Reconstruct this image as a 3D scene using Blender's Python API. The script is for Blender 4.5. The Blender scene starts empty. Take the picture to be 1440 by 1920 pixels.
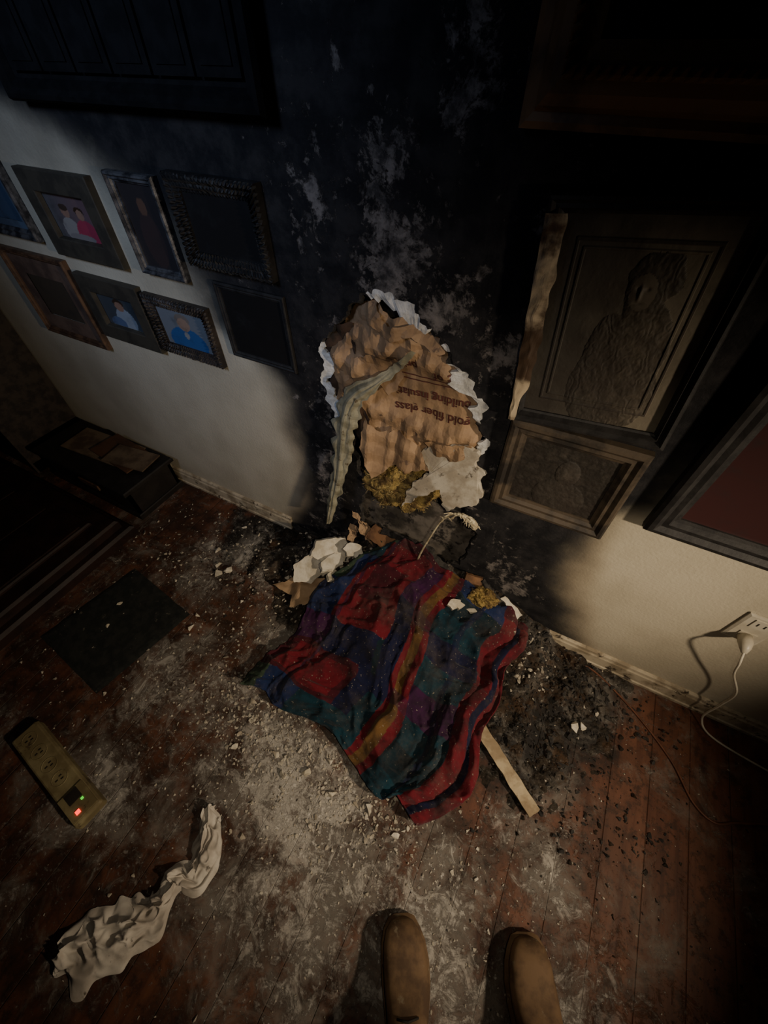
import bpy, bmesh, math, random
from mathutils import Vector, Matrix, noise, geometry
random.seed(7)
SC=bpy.context.scene
COL=bpy.context.collection
def sm(a,b,x):
    if a==b: return 1.0 if x>a else 0.0
    t=max(0.0,min(1.0,(x-a)/(b-a))); return t*t*(3-2*t)
def fbm(x,y,z=0.0,o=4,s=1.0):
    v=0;a=.5;f=s
    for i in range(o):
        v+=a*noise.noise(Vector((x*f,y*f,z*f+i*7.1)));a*=.5;f*=2.1
    return v
# ---------------------------------------------------------------- materials
def newmat(name):
    m=bpy.data.materials.new(name);m.use_nodes=True
    nt=m.node_tree;b=nt.nodes['Principled BSDF'];return m,nt,b
def L(nt,a,b): nt.links.new(a,b)
def math_(nt,op,a,b=None,c=None):
    n=nt.nodes.new('ShaderNodeMath');n.operation=op
    for i,x in enumerate((a,b,c)):
        if x is None: continue
        if isinstance(x,(int,float)): n.inputs[i].default_value=x
        else: L(nt,x,n.inputs[i])
    return n.outputs[0]
def mixc(nt,f,a,b,bt='MIX'):
    n=nt.nodes.new('ShaderNodeMix');n.data_type='RGBA';n.blend_type=bt
    for i,x in((0,f),(6,a),(7,b)):
        if isinstance(x,(int,float)): n.inputs[i].default_value=x
        elif isinstance(x,tuple): n.inputs[i].default_value=(*x,1)
        else: L(nt,x,n.inputs[i])
    return n.outputs[2]
def mrange(nt,x,a,b,c=0.,d=1.,smooth=True):
    n=nt.nodes.new('ShaderNodeMapRange');n.interpolation_type='SMOOTHSTEP' if smooth else 'LINEAR'
    L(nt,x,n.inputs[0])
    for i,v in enumerate((a,b,c,d)): n.inputs[i+1].default_value=v
    return n.outputs[0]
def noi(nt,scale,detail=5,rough=.55,vec=None,dist=0.):
    n=nt.nodes.new('ShaderNodeTexNoise');n.inputs['Scale'].default_value=scale;n.inputs['Detail'].default_value=detail
    n.inputs['Roughness'].default_value=rough;n.inputs['Distortion'].default_value=dist
    if vec is not None: L(nt,vec,n.inputs['Vector'])
    return n.outputs[0]
def objvec(nt,scale=None,off=None):
    t=nt.nodes.new('ShaderNodeTexCoord');o=t.outputs['Object']
    if scale or off:
        m=nt.nodes.new('ShaderNodeMapping');L(nt,o,m.inputs[0])
        if scale:m.inputs['Scale'].default_value=scale
        if off:m.inputs['Location'].default_value=off
        o=m.outputs[0]
    return o
def bump(nt,b,h,strength=.4,dist=.01):
    n=nt.nodes.new('ShaderNodeBump');n.inputs['Strength'].default_value=strength;n.inputs['Distance'].default_value=dist
    L(nt,h,n.inputs['Height']);L(nt,n.outputs[0],b.inputs['Normal'])
def simple(name,c1,c2=None,scale=20,rough=.7,bs=.3,bd=.003,lo=.4,hi=.62,attr=False,dirt=None,dirtlo=.55,metal=0,spec=.4,bscale=None,detail=6):
    m,nt,b=newmat(name);v=objvec(nt)
    n=noi(nt,scale,detail,.6,v)
    c2=c2 or tuple(x*.6 for x in c1)
    if attr:
        a=nt.nodes.new('ShaderNodeAttribute');a.attribute_name='Col'
        col=mixc(nt,mrange(nt,n,lo,hi),a.outputs['Color'],mixc(nt,.55,a.outputs['Color'],c2))
    else: col=mixc(nt,mrange(nt,n,lo,hi),c1,c2)
    if dirt:
        n2=noi(nt,scale*.7+11,8,.7,objvec(nt,off=(3,5,1)));col=mixc(nt,mrange(nt,n2,dirtlo,dirtlo+.08),col,dirt)
    L(nt,col,b.inputs['Base Color']);b.inputs['Roughness'].default_value=rough;b.inputs['Metallic'].default_value=metal
    b.inputs['Specular IOR Level'].default_value=spec
    bump(nt,b,noi(nt,bscale or scale*2,6,.6,v),bs,bd)
    return m
# ---------------------------------------------------------------- mesh helpers
def mesh(name,vs,fs,mats,mi=None,smooth=False,cols=None,parent=None):
    me=bpy.data.meshes.new(name);me.from_pydata([tuple(v) for v in vs],[],fs);
    for m in(mats if isinstance(mats,(list,tuple)) else [mats]): me.materials.append(m)
    if mi: me.polygons.foreach_set('material_index',mi)
    if smooth: me.polygons.foreach_set('use_smooth',[True]*len(fs))
    if cols:
        a=me.color_attributes.new('Col','FLOAT_COLOR','POINT')
        flat=[]
        for c in cols: flat+= [c[0],c[1],c[2],1.0]
        a.data.foreach_set('color',flat)
    me.update()
    o=bpy.data.objects.new(name,me);COL.objects.link(o)
    if parent:o.parent=parent
    return o
def empty(name):
    o=bpy.data.objects.new(name,None);COL.objects.link(o);o.empty_display_size=.05;return o
class MB:
    def __init__(s): s.v=[];s.f=[];s.m=[];s.c=[]
    def add(s,vs,fs,m=0,c=None):
        o=len(s.v);s.v+=[tuple(v) for v in vs];s.f+=[tuple(i+o for i in f) for f in fs];s.m+=[m]*len(fs)
        s.c+= (c if c and isinstance(c[0],(tuple,list)) else [c or (.5,.5,.5)]*len(vs))
    def box(s,x0,x1,y0,y1,z0,z1,m=0,c=None,M=None):
        vs=[Vector((x,y,z)) for z in(z0,z1) for y in(y0,y1) for x in(x0,x1)]
        if M: vs=[M@v for v in vs]
        s.add(vs,[(0,2,3,1),(4,5,7,6),(0,1,5,4),(2,6,7,3),(0,4,6,2),(1,3,7,5)],m,c)
    def grid(s,nu,nv,fn,m=0,cf=None,flip=False):
        vs=[];cs=[]
        for j in range(nv+1):
            for i in range(nu+1):
                vs.append(fn(i/nu,j/nv)); cs.append(cf(i/nu,j/nv) if cf else (.5,.5,.5))
        fs=[]
        for j in range(nv):
            for i in range(nu):
                a=j*(nu+1)+i; q=(a,a+1,a+nu+2,a+nu+1); fs.append(q[::-1] if flip else q)
        s.add(vs,fs,m,cs)
    def tube(s,pts,r,n=8,m=0,c=None,cap=True):
        pts=[Vector(p) for p in pts];vs=[];k=len(pts)
        up=Vector((0.13,.31,.94))
        for i,p in enumerate(pts):
            t=(pts[min(i+1,k-1)]-pts[max(i-1,0)]).normalized()
            a=t.cross(up); 
            if a.length<.05: a=t.cross(Vector((1,0,0)))
            a.normalize(); b=t.cross(a)
            rr=r[i] if isinstance(r,(list,tuple)) else r
            for q in range(n):
                w=2*math.pi*q/n; vs.append(p+a*math.cos(w)*rr+b*math.sin(w)*rr)
        fs=[(i*n+q,i*n+(q+1)%n,(i+1)*n+(q+1)%n,(i+1)*n+q) for i in range(k-1) for q in range(n)]
        if cap: fs+=[tuple(range(n))[::-1],tuple((k-1)*n+q for q in range(n))]
        s.add(vs,fs,m,c)
    def obj(s,name,mats,smooth=False,parent=None): return mesh(name,s.v,s.f,mats,s.m,smooth,s.c,parent)
def spline(pts,n=8):
    pts=[Vector(p) for p in pts];out=[]
    for i in range(len(pts)-1):
        p0=pts[max(i-1,0)];p1=pts[i];p2=pts[i+1];p3=pts[min(i+2,len(pts)-1)]
        for k in range(n):
            t=k/n;out.append(.5*((2*p1)+(p2-p0)*t+(2*p0-5*p1+4*p2-p3)*t*t+(3*p1-p0-3*p2+p3)*t**3))
    out.append(pts[-1]);return out
def inpoly(x,y,P):
    c=False;n=len(P);j=n-1
    for i in range(n):
        if (P[i][1]>y)!=(P[j][1]>y) and x<(P[j][0]-P[i][0])*(y-P[i][1])/(P[j][1]-P[i][1])+P[i][0]: c=not c
        j=i
    return c
def jag(P,step,amp,seed=0,closed=True):
    out=[];n=len(P)
    for i in range(n if closed else n-1):
        a=Vector(P[i]);b=Vector(P[(i+1)%n]);k=max(1,int((b-a).length/step));d=(b-a);nn=Vector((-d.y,d.x)).normalized()
        for q in range(k):
            p=a+d*(q/k); o=amp*(noise.noise(Vector((p.x*45,p.y*45,seed)))+.6*noise.noise(Vector((p.x*130,p.y*130,seed+3))))
            out.append(p+nn*o)
    if not closed: out.append(Vector(P[-1]))
    return out
# ---------------------------------------------------------------- camera
cd=bpy.data.cameras.new('camera');cam=bpy.data.objects.new('camera',cd);COL.objects.link(cam)
cd.sensor_fit='VERTICAL';cd.sensor_height=24;cd.lens=24*744.67/1920;cd.clip_start=.02
R=Vector((.88731,.46117,.00243));Dn=Vector((.35291,-.67559,-.64732));Fw=Vector((-.29689,.57523,-.76221))
M=Matrix((( R.x,-Dn.x,-Fw.x,0),(R.y,-Dn.y,-Fw.y,-.8438),(R.z,-Dn.z,-Fw.z,1.5),(0,0,0,1)))
cam.matrix_world=M;SC.camera=cam
# ---------------------------------------------------------------- WALL
HOLE=[(-.46,1.145),(-.41,1.12),(-.37,1.13),(-.33,1.09),(-.29,1.07),(-.26,1.03),(-.22,1.005),(-.20,.96),(-.155,.93),(-.165,.87),(-.13,.82),(-.145,.74),(-.115,.68),(-.13,.60),(-.15,.52),(-.10,.45),(-.09,.36),(-.12,.26),(-.2,.18),(-.33,.15),(-.46,.2),(-.54,.26),(-.55,.36),(-.51,.45),(-.53,.55),(-.56,.66),(-.60,.72),(-.635,.80),(-.63,.90),(-.645,.96),(-.60,1.02),(-.55,1.05),(-.535,1.09),(-.50,1.13)]
def jag2(P,step,seed):
    out=[];n=len(P)
    for i in range(n):
        a=Vector(P[i]);b=Vector(P[(i+1)%n]);k=max(1,int((b-a).length/step));d=(b-a);nn=Vector((-d.y,d.x)).normalized()
        for q in range(k):
            p=a+d*(q/k);o=.020*noise.noise(Vector((p.x*19,p.y*19,seed)))+.009*noise.noise(Vector((p.x*67,p.y*67,seed)))+random.uniform(-.0025,.0025)
            out.append(p+nn*o)
    return out
HP=jag2(HOLE,.007,1)
def hd(x,z):
    return math.sqrt(min((x-q[0])**2+(z-q[1])**2 for q in HP[::3]))
LB=[(0,-.93),(.1,-.90),(.25,-.83),(.5,-.765),(.8,-.80),(.88,-.88),(.95,-1.02),(1.1,-1.10),(1.25,-1.24),(1.32,-1.34),(1.38,-1.52),(1.45,-1.8),(1.55,-2.2),(3,-4)]
RB=[(0,.36),(.2,.30),(.4,.235),(.6,.19),(.72,.21),(.76,.28),(.8,.34),(1.1,.42),(1.2,.6),(1.35,.95),(3,3)]
def interp(T,z):
    for i in range(len(T)-1):
        if T[i][0]<=z<=T[i+1][0]:
            return T[i][1]+(T[i+1][1]-T[i][1])*(z-T[i][0])/(T[i+1][0]-T[i][0])
    return T[-1][1]
def wallcol(x,z):
    n=fbm(x,z,2.2,5,4)*.14
    wl=.12+.28*sm(.85,1.3,z); wr=.12+.10*sm(.7,1.1,z)
    a=sm(-wl,wl,x-interp(LB,z)+n*.6); b=sm(-wr,wr,interp(RB,z)-x+n*.6)
    s=a*b
    s=max(s,.64*sm(.72,.95,z)*sm(.1,.3,x), .22*sm(.9,1.1,z)+.26*sm(1.1,1.45,z), .07+.12*n)
    if x>.2 and z<.75: s=min(s,max(a*b,.06))
    p=.38*sm(-.95,-.7,x)*sm(.2,.0,x)
    for (cx,cz,rx,rz,w) in((-.42,1.22,.12,.17,1.15),(-.28,1.13,.13,.10,1.0),(-.43,1.38,.09,.09,1.05),(-.5,1.03,.17,.1,.9),(-.68,.45,.12,.30,.85),(-.65,.75,.1,.25,.75),(-.06,.75,.09,.2,.8),(-.12,1.05,.14,.15,.9),(-.28,1.5,.09,.14,1.0),(-.83,1.02,.12,.13,.7),(-.75,.12,.15,.12,.7),(-.6,1.3,.18,.2,.72),(-.1,.5,.08,.2,.7),(.05,.3,.16,.2,.85),(-.1,1.3,.12,.12,.7),(0,.45,.12,.12,.7)):
        p=max(p,w*math.exp(-((x-cx)/rx)**2-((z-cz)/rz)**2))
    e=4*s*(1-s)*sm(.9,.5,z)
    return (s,p,e)
vs=[];fs=[];mi=[];cs=[]
def wgrid(x0,x1,z0,z1,st):
    nu=max(1,round((x1-x0)/st));nv=max(1,round((z1-z0)/st));o=len(vs)
    for j in range(nv+1):
        for i in range(nu+1):
            x=x0+(x1-x0)*i/nu;z=z0+(z1-z0)*j/nv;vs.append((x,0,z));cs.append(wallcol(x,z))
    for j in range(nv):
        for i in range(nu):
            a=o+j*(nu+1)+i;fs.append((a,a+1,a+nu+2,a+nu+1));mi.append(0)
wgrid(-3.4,-.8,0,1.3,.02);wgrid(0,2.4,0,1.3,.02);wgrid(-3.4,2.4,1.3,2.5,.02)
x0,x1,z0,z1=-.8,0.,0.,1.3
bd=[]
for i in range(40): bd.append((x0+.02*i,z0))
for i in range(65): bd.append((x1,z0+.02*i))
for i in range(40): bd.append((x1-.02*i,z1))
for i in range(65): bd.append((x0,z1-.02*i))
pts=[Vector(p) for p in bd];nb=len(pts)
edges=[(i,(i+1)%nb) for i in range(nb)]
edges+=[(nb+i,nb+(i+1)%len(HP)) for i in range(len(HP))]
pts+=HP
for j in range(1,65):
    for i in range(1,40):
        p=(x0+.02*i,z0+.02*j)
        if not inpoly(p[0],p[1],HP) and min((p[0]-q.x)**2+(p[1]-q.y)**2 for q in HP)>.00008: pts.append(Vector(p))
rv,re,rf,_,_,_=geometry.delaunay_2d_cdt(pts,edges,[],0,1e-6)
o=len(vs)
for p in rv: vs.append((p.x,0,p.y));cs.append(wallcol(p.x,p.y))
for f in rf:
    cx=sum(rv[i].x for i in f)/len(f);cz=sum(rv[i].y for i in f)/len(f)
    if inpoly(cx,cz,HP): continue
    fs.append(tuple(o+i for i in f));mi.append(0)
def lipw(x,z):
    w=.004
    for cx,cz,r,k in((-.40,1.12,.065,.085),(-.63,.92,.055,.045),(-.61,.78,.07,.06),(-.19,.96,.07,.055),(-.28,1.05,.03,.015),(-.14,.80,.05,.025)):
        w=max(w,k*math.exp(-((x-cx)**2+(z-cz)**2)/(r*r)))
    return w
nH=len(HP);o=len(vs);ringm=[]
for p in HP:
    cz=max(.3,min(1.0,p.y));d=(Vector((-.36,cz))-p).normalized()
    w=lipw(p.x,p.y);ringm.append(1 if w>.012 else 2)
    w*=(1+1.0*noise.noise(Vector((p.x*24,p.y*24,9)))+.5*noise.noise(Vector((p.x*90,p.y*90,2))))
    w=max(w,.003)
    yo=.003*noise.noise(Vector((p.x*40,p.y*40,1)))
    for q in ((p.x,0,p.y),(p.x+d.x*w*.4,.002+yo,p.y+d.y*w*.4),(p.x+d.x*w,.004-yo,p.y+d.y*w),(p.x+d.x*w,.016,p.y+d.y*w)):
        vs.append(q);cs.append((0,0,0))
for i in range(nH):
    for k in range(3):
        a=o+i*4+k;b=o+((i+1)%nH)*4+k
        fs.append((a,b,b+1,a+1));mi.append(ringm[i])
m,nt,b=newmat('sooted_wall_paint')
at=nt.nodes.new('ShaderNodeAttribute');at.attribute_name='Col'
sp=nt.nodes.new('ShaderNodeSeparateColor');L(nt,at.outputs['Color'],sp.inputs[0])
v=objvec(nt)
n1=noi(nt,14,8,.65,v);n2=noi(nt,11,12,.72,v,.3);n3=noi(nt,3,6,.6,v);n4=noi(nt,90,6,.7,v);n6=noi(nt,34,10,.75,v,.3)
s=math_(nt,'ADD',sp.outputs[0],math_(nt,'MULTIPLY',math_(nt,'SUBTRACT',n1,.5),math_(nt,'MULTIPLY',sp.outputs[0],.6)))
sF=mrange(nt,s,.04,.90)
cream=mixc(nt,mrange(nt,n3,.35,.7),(.60,.545,.42),(.47,.42,.315))
spk=mrange(nt,n4,.66,.72)
cream=mixc(nt,math_(nt,'MULTIPLY',spk,.35),cream,(.12,.09,.06))
cream=mixc(nt,math_(nt,'MULTIPLY',sp.outputs[2],.45),cream,(.20,.12,.055))
black=mixc(nt,mrange(nt,n1,.4,.65),(.010,.010,.012),(.030,.028,.029))
base=mixc(nt,sF,cream,black)
pv=math_(nt,'ADD',n2,math_(nt,'MULTIPLY',math_(nt,'SUBTRACT',sp.outputs[1],1.0),.24))
pm=mrange(nt,pv,.45,.50)
pv2=math_(nt,'ADD',n6,math_(nt,'MULTIPLY',math_(nt,'SUBTRACT',sp.outputs[1],1.0),.20))
pm2=math_(nt,'MULTIPLY',mrange(nt,pv2,.47,.53),.75)
pm=math_(nt,'MAXIMUM',pm,pm2)
pm=math_(nt,'MULTIPLY',pm,mrange(nt,sF,.6,.95))
peelc=mixc(nt,mrange(nt,noi(nt,24,8,.7,v),.38,.62),(.040,.037,.037),(.22,.195,.18))
base=mixc(nt,pm,base,peelc)
L(nt,base,b.inputs['Base Color']);b.inputs['Roughness'].default_value=.8;b.inputs['Specular IOR Level'].default_value=.25
h=math_(nt,'ADD',math_(nt,'MULTIPLY',noi(nt,110,3,.5,v),.35),math_(nt,'MULTIPLY',math_(nt,'ADD',math_(nt,'MULTIPLY',pm,-.8),math_(nt,'MULTIPLY',n2,1.2)),sF))
bump(nt,b,h,.6,.005)
WALLM=m
GYP=simple('gypsum_core',(.80,.78,.74),(.55,.53,.48),40,.9,.6,.004,dirt=(.10,.08,.06),dirtlo=.63)
CH=simple('charred_wood',(.02,.018,.017),(.05,.045,.04),30,.95,.8,.01)
mesh('wall_back',vs,fs,[WALLM,GYP,CH],mi,False,cs)
CAVM=simple('cavity_sheathing',(.16,.135,.11),(.05,.045,.04),14,.9,.4)
INB=simple('cavity_inner_board',(.17,.145,.12),(.045,.038,.03),9,.9,.4,dirt=(.02,.017,.015),dirtlo=.52,detail=9)
STUD=simple('stud_timber',(.22,.13,.07),(.06,.04,.025),18,.8,.4)
g=MB();g.box(-.82,.02,.10,.11,0,1.32,0);g.box(-.74,-.68,.020,.10,0,1.32,1);g.box(-.07,-.02,.020,.10,0,1.32,1);g.box(-.68,-.07,.03,.10,0.0,.09,1);g.box(-.82,.02,.02,.11,1.30,1.32,1)
g.box(-.60,-.07,.045,.055,.09,.47,2)
g.obj('wall_cavity_framing',[CAVM,STUD,INB])
# ---------------------------------------------------------------- FLOOR
def pile(x,y):
    h=.235*math.exp(-((x+.30)/.33)**2)*max(0.,1+y/.52)**1.3+.11*math.exp(-((x-.08)/.22)**2)*max(0.,1+y/.25)**1.5
    return h
def chard(x,y):
    n=fbm(x,y,5,5,5)
    ch=sm(.42,.05,-y+n*.45)*math.exp(-((x+.2)/.75)**2)*1.2
    for cx,cy,r in((.42,-.2,.22),(.35,-.12,.3),(-1.0,-.12,.26),(.3,-.4,.2)):
        ch=max(ch,math.exp(-((x-cx)**2+(y-cy)**2)/(r*r))+.5*n)
    return max(0,min(1,ch*sm(.8,.5,x+n*.3)))
def floorcol(x,y):
    n=fbm(x,y,5,5,3)
    ash=.48
    for cx,cy,rx,ry,w in((-.35,-.85,.46,.28,1.4),(.15,-.92,.42,.32,1.35),(-.75,-.75,.42,.36,1.2),(-1.05,-.35,.42,.32,.95),(-.2,-1.1,.5,.28,1.15),(-.9,-1.1,.4,.3,.85),(.4,-.65,.3,.22,1.0),(-1.0,-.1,.5,.12,.75),(.7,-.5,.3,.3,.5),(.5,-.95,.5,.28,1.0),(-.60,-.5,.3,.25,1.0)):
        ash=max(ash,w*math.exp(-((x-cx)/rx)**2-((y-cy)/ry)**2))
    ash=max(0,ash*(1+.6*n)+.3*n)
    return (min(1.45,ash),chard(x,y),sm(.40,.70,x))
g=MB();X0,X1,Y0,Y1=-3.4,2.4,-2.8,.0
g.grid(290,140,lambda u,w:(X0+(X1-X0)*u,Y0+(Y1-Y0)*w,0),0,lambda u,w:floorcol(X0+(X1-X0)*u,Y0+(Y1-Y0)*w))
def ashmix(nt,v,col,ashs):
    nA=noi(nt,5.5,13,.74,v,.5);nB=noi(nt,62,9,.75,v);nC=noi(nt,17,12,.78,v,.9)
    am=math_(nt,'SUBTRACT',ashs,1.0)
    smear=mrange(nt,math_(nt,'ADD',nA,math_(nt,'MULTIPLY',am,.22)),.38,.60)
    clump=mrange(nt,math_(nt,'ADD',nC,math_(nt,'MULTIPLY',am,.16)),.47,.58)
    fine=mrange(nt,math_(nt,'ADD',nB,math_(nt,'MULTIPLY',am,.10)),.53,.61)
    col=mixc(nt,math_(nt,'MULTIPLY',smear,.72),col,(.215,.193,.165))
    col=mixc(nt,math_(nt,'MULTIPLY',clump,math_(nt,'ADD',.2,math_(nt,'MULTIPLY',smear,.5))),col,(.52,.485,.43))
    col=mixc(nt,math_(nt,'MULTIPLY',fine,math_(nt,'ADD',.3,math_(nt,'MULTIPLY',smear,.45))),col,(.62,.58,.52))
    return col,smear,clump,fine
m,nt,b=newmat('ash_covered_floorboards')
at=nt.nodes.new('ShaderNodeAttribute');at.attribute_name='Col';sp=nt.nodes.new('ShaderNodeSeparateColor');L(nt,at.outputs['Color'],sp.inputs[0])
v=objvec(nt);sx=nt.nodes.new('ShaderNodeSeparateXYZ');L(nt,v,sx.inputs[0])
px=math_(nt,'DIVIDE',math_(nt,'ADD',sx.outputs[0],5.068),.1125)
idn=math_(nt,'FLOOR',px);fr=math_(nt,'FRACT',px)
wn=nt.nodes.new('ShaderNodeTexWhiteNoise');wn.noise_dimensions='1D';L(nt,idn,wn.inputs['W'])
seam=math_(nt,'MINIMUM',fr,math_(nt,'SUBTRACT',1.0,fr));seamm=mrange(nt,seam,.0,.018,1.,0.)
gv=objvec(nt,(38,3,3));grain=noi(nt,1.0,8,.6,gv)
wood=mixc(nt,wn.outputs[0],(.13,.050,.027),(.175,.073,.041))
wood=mixc(nt,mrange(nt,grain,.4,.75),wood,(.07,.027,.016))
wood=mixc(nt,math_(nt,'MULTIPLY',seamm,.5),wood,(.012,.007,.005))
n5=noi(nt,6,10,.7,v,.3);n7=noi(nt,24,10,.75,v)
sc=mrange(nt,math_(nt,'ADD',sp.outputs[1],math_(nt,'MULTIPLY',math_(nt,'SUBTRACT',n5,.5),1.4)),.3,.75)
dark=math_(nt,'MULTIPLY',mrange(nt,n5,.34,.58),math_(nt,'SUBTRACT',1.0,math_(nt,'MULTIPLY',sp.outputs[2],.7)))
col=mixc(nt,math_(nt,'MULTIPLY',dark,.82),wood,(.028,.017,.012))
col=mixc(nt,math_(nt,'MULTIPLY',mrange(nt,n7,.50,.60),.6),col,(.018,.013,.010))
col=mixc(nt,math_(nt,'MULTIPLY',sc,.95),col,(.012,.011,.010))
col,smear,clump,fine=ashmix(nt,v,col,sp.outputs[0])
L(nt,col,b.inputs['Base Color'])
rg=math_(nt,'ADD',.6,math_(nt,'MULTIPLY',smear,.35));L(nt,rg,b.inputs['Roughness']);b.inputs['Specular IOR Level'].default_value=.25
h=math_(nt,'ADD',math_(nt,'MULTIPLY',math_(nt,'ADD',clump,fine),.6),math_(nt,'MULTIPLY',seamm,-1.0))
bump(nt,b,h,.7,.004)
g.obj('floor',[m])
# ---------------------------------------------------------------- BASEBOARDS
BB=simple('painted_baseboard',(.55,.47,.34),(.30,.24,.16),16,.5,.3,.003,dirt=(.06,.045,.03),dirtlo=.56)
PROF=[(0,0),(-.018,0),(-.018,.012),(-.014,.016),(-.013,.060),(-.010,.066),(-.009,.078),(-.004,.085),(0,.085)]
def board(name,xa,xb,rag=0):
    g=MB();n=60;g2=[]
    for i in range(n+1):
        x=xa+(xb-xa)*i/n
        for (py_,pz) in PROF: g2.append((x+(rag*.02*noise.noise(Vector((py_*300,pz*90,2))) if i in(0,n) else 0),py_-.0005,pz))
    k=len(PROF)
    f=[(i*k+j,i*k+j+1,(i+1)*k+j+1,(i+1)*k+j) for i in range(n) for j in range(k-1)]+[tuple(range(k)),tuple(n*k+j for j in range(k))[::-1]]
    g.add(g2,f,0);return g.obj(name,[BB])
board('baseboard_left',-2.36,-.92,1);board('baseboard_right',.21,2.4,1)
g=MB()
for xa,xb in((-.92,-.66),(.0,.21)):
    g.grid(30,8,lambda u,w:(xa+(xb-xa)*u,-.006-.012*abs(fbm(xa+u*.3,w*.1,1,3,25)),w*(.05+.03*noise.noise(Vector((u*5,xa,3))))),0)
g.obj('baseboard_charred',[CH])
# ---------------------------------------------------------------- PICTURES
FM={'black':simple('frame_black_sooted',(.014,.013,.013),(.028,.026,.025),25,.6,.5,.002),
'shutter':simple('shutter_black_sooted',(.005,.005,.006),(.009,.009,.010),25,.8,.3,.002,spec=.15),
'dark':simple('frame_dark_wood',(.045,.034,.028),(.02,.016,.014),22,.5,.4,.002),
'brown':simple('frame_brown_wood',(.14,.075,.04),(.06,.033,.02),20,.5,.4,.002),
'silver':simple('frame_tarnished_silver',(.16,.16,.17),(.04,.04,.045),30,.4,.5,.002,metal=.5),
'gilt':simple('frame_smoked_gilt',(.30,.18,.09),(.10,.06,.04),9,.5,.3,.002),
'tan':simple('frame_scorched_tan',(.085,.063,.042),(.02,.016,.013),10,.6,.5,.003),
'olive':simple('frame_taupe',(.06,.052,.038),(.04,.035,.027),22,.6,.3,.001)}
ART=simple('picture_print',(.5,.5,.5),(.03,.03,.03),14,.35,.05,.001,attr=True,spec=.5,lo=.5,hi=.75)
RELM=simple('relief_panel',(.5,.5,.5),(.03,.022,.018),8,.65,.4,.002,attr=True,lo=.42,hi=.66,bscale=60)
def paint(ells,bg):
    def f(u,w):
        c=bg(u,w) if callable(bg) else bg
        for cx,cy,rx,ry,cc in ells:
            if ((u-cx)/rx)**2+((w-cy)/ry)**2<1: c=cc
        return c
    return f
def picture(name,xa,xb,za,zb,mw,dep,fm,art,tilt=0,mat=None,matw=0,orn=False,artn=48,relief=None,prof=None,artmat=None):
    """mitred moulding lofted round a rectangle + mount + picture panel"""
    w=xb-xa;h=zb-za;cx=(xa+xb)/2;cz=(za+zb)/2
    g=MB();prof=prof or [(0,0),(0,.7),(.12,.95),(.3,1.),(.5,.72),(.7,.78),(.85,.5),(1.,.42),(1.,.1)]
    T=Matrix.Translation((cx,0,cz))@Matrix.Rotation(math.radians(-tilt),4,'Y')
    cor=[(-1,-1),(1,-1),(1,1),(-1,1)]
    for s in range(4):
        a=cor[s];c=cor[(s+1)%4];ln=w if s%2==0 else h;n=max(2,int(ln/.004)) if orn else 10
        vsx=[]
        for i in range(n+1):
            t=i/n
            for k,(pi,pd) in enumerate(prof):
                ax=a[0]*(w/2-pi*mw);az=a[1]*(h/2-pi*mw);bx=c[0]*(w/2-pi*mw);bz=c[1]*(h/2-pi*mw)
                x=ax+(bx-ax)*t;z=az+(bz-az)*t;d=pd*dep
                if orn and 0<k<len(prof)-1:
                    if orn==2:
                        if k in(7,8): d+=.12*dep*math.sin(t*ln/.016*2*math.pi)
                    else: d+=.18*dep*math.sin(t*ln/.012*2*math.pi)*(1 if k%2 else -.6)+.12*dep*noise.noise(Vector((x*90,z*90,k)))
                vsx.append(T@Vector((x,-d-.001,z)))
        K=len(prof)
        g.add(vsx,[(i*K+k,(i+1)*K+k,(i+1)*K+k+1,i*K+k+1) for i in range(n) for k in range(K-1)],0,(.1,.1,.1))
    iw=w/2-mw;ih=h/2-mw;pd=.3*dep
    mats=[FM[fm],mat or FM['dark'],artmat or ART]
    if mat:
        aw=iw-matw;ah=ih-matw
        for (x0,x1,z0,z1) in((-iw,iw,-ih,-ah),(-iw,iw,ah,ih),(-iw,-aw,-ah,ah),(aw,iw,-ah,ah)):
            g.add([T@Vector((x,-pd-.002,z)) for x,z in((x0,z0),(x1,z0),(x1,z1),(x0,z1))],[(0,1,2,3)],1)
    else: aw,ah=iw,ih
    rf=relief or (lambda u,w_:0)
    g.grid(artn,artn,lambda u,q:T@Vector((-aw+2*aw*u,-pd-rf(u,q),-ah+2*ah*q)),2,art)
    return g.obj(name,mats)
MATB=simple('mount_brown',(.16,.10,.07),(.09,.055,.04),12,.8,.1)
skin=(.30,.18,.13)
famB=paint([(.35,.2,.2,.3,(.28,.26,.25)),(.35,.62,.09,.13,skin),(.7,.15,.25,.35,(.36,.045,.09)),(.68,.68,.1,.10,(.05,.03,.02)),(.68,.6,.08,.12,skin),(.35,.72,.1,.08,(.06,.04,.03)),(.5,.05,.3,.1,(.22,.2,.2))],lambda u,w:(.10+.08*u,.10,.11))
famF=paint([(.55,.25,.25,.4,(.28,.32,.38)),(.5,.8,.13,.12,(.05,.03,.02)),(.5,.68,.11,.15,skin),(.3,.1,.2,.2,(.1,.14,.25))],lambda u,w:(.06,.07,.085))
famG=paint([(.5,.15,.4,.42,(.04,.11,.30)),(.5,.78,.15,.14,(.2,.17,.15)),(.5,.64,.13,.18,(.34,.23,.17)),(.5,.35,.05,.1,(.3,.3,.3))],lambda u,w:(.18,.20,.23))
dk=lambda u,w:(.016,.015,.015)
FLATP=[(0,0),(0,.9),(.05,1),(.9,1),(.95,.9),(1,.3)]
picture('family_photo_frame',-1.62,-1.31,1.055,1.275,.055,.022,'olive',famB,0,artn=60,prof=FLATP)
picture('portrait_photo_frame',-1.23,-1.055,1.06,1.295,.022,.022,'silver',paint([(.5,.35,.3,.35,(.05,.035,.035)),(.5,.75,.12,.1,(.12,.07,.05))],lambda u,w:(.035,.03,.032)),0)
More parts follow.
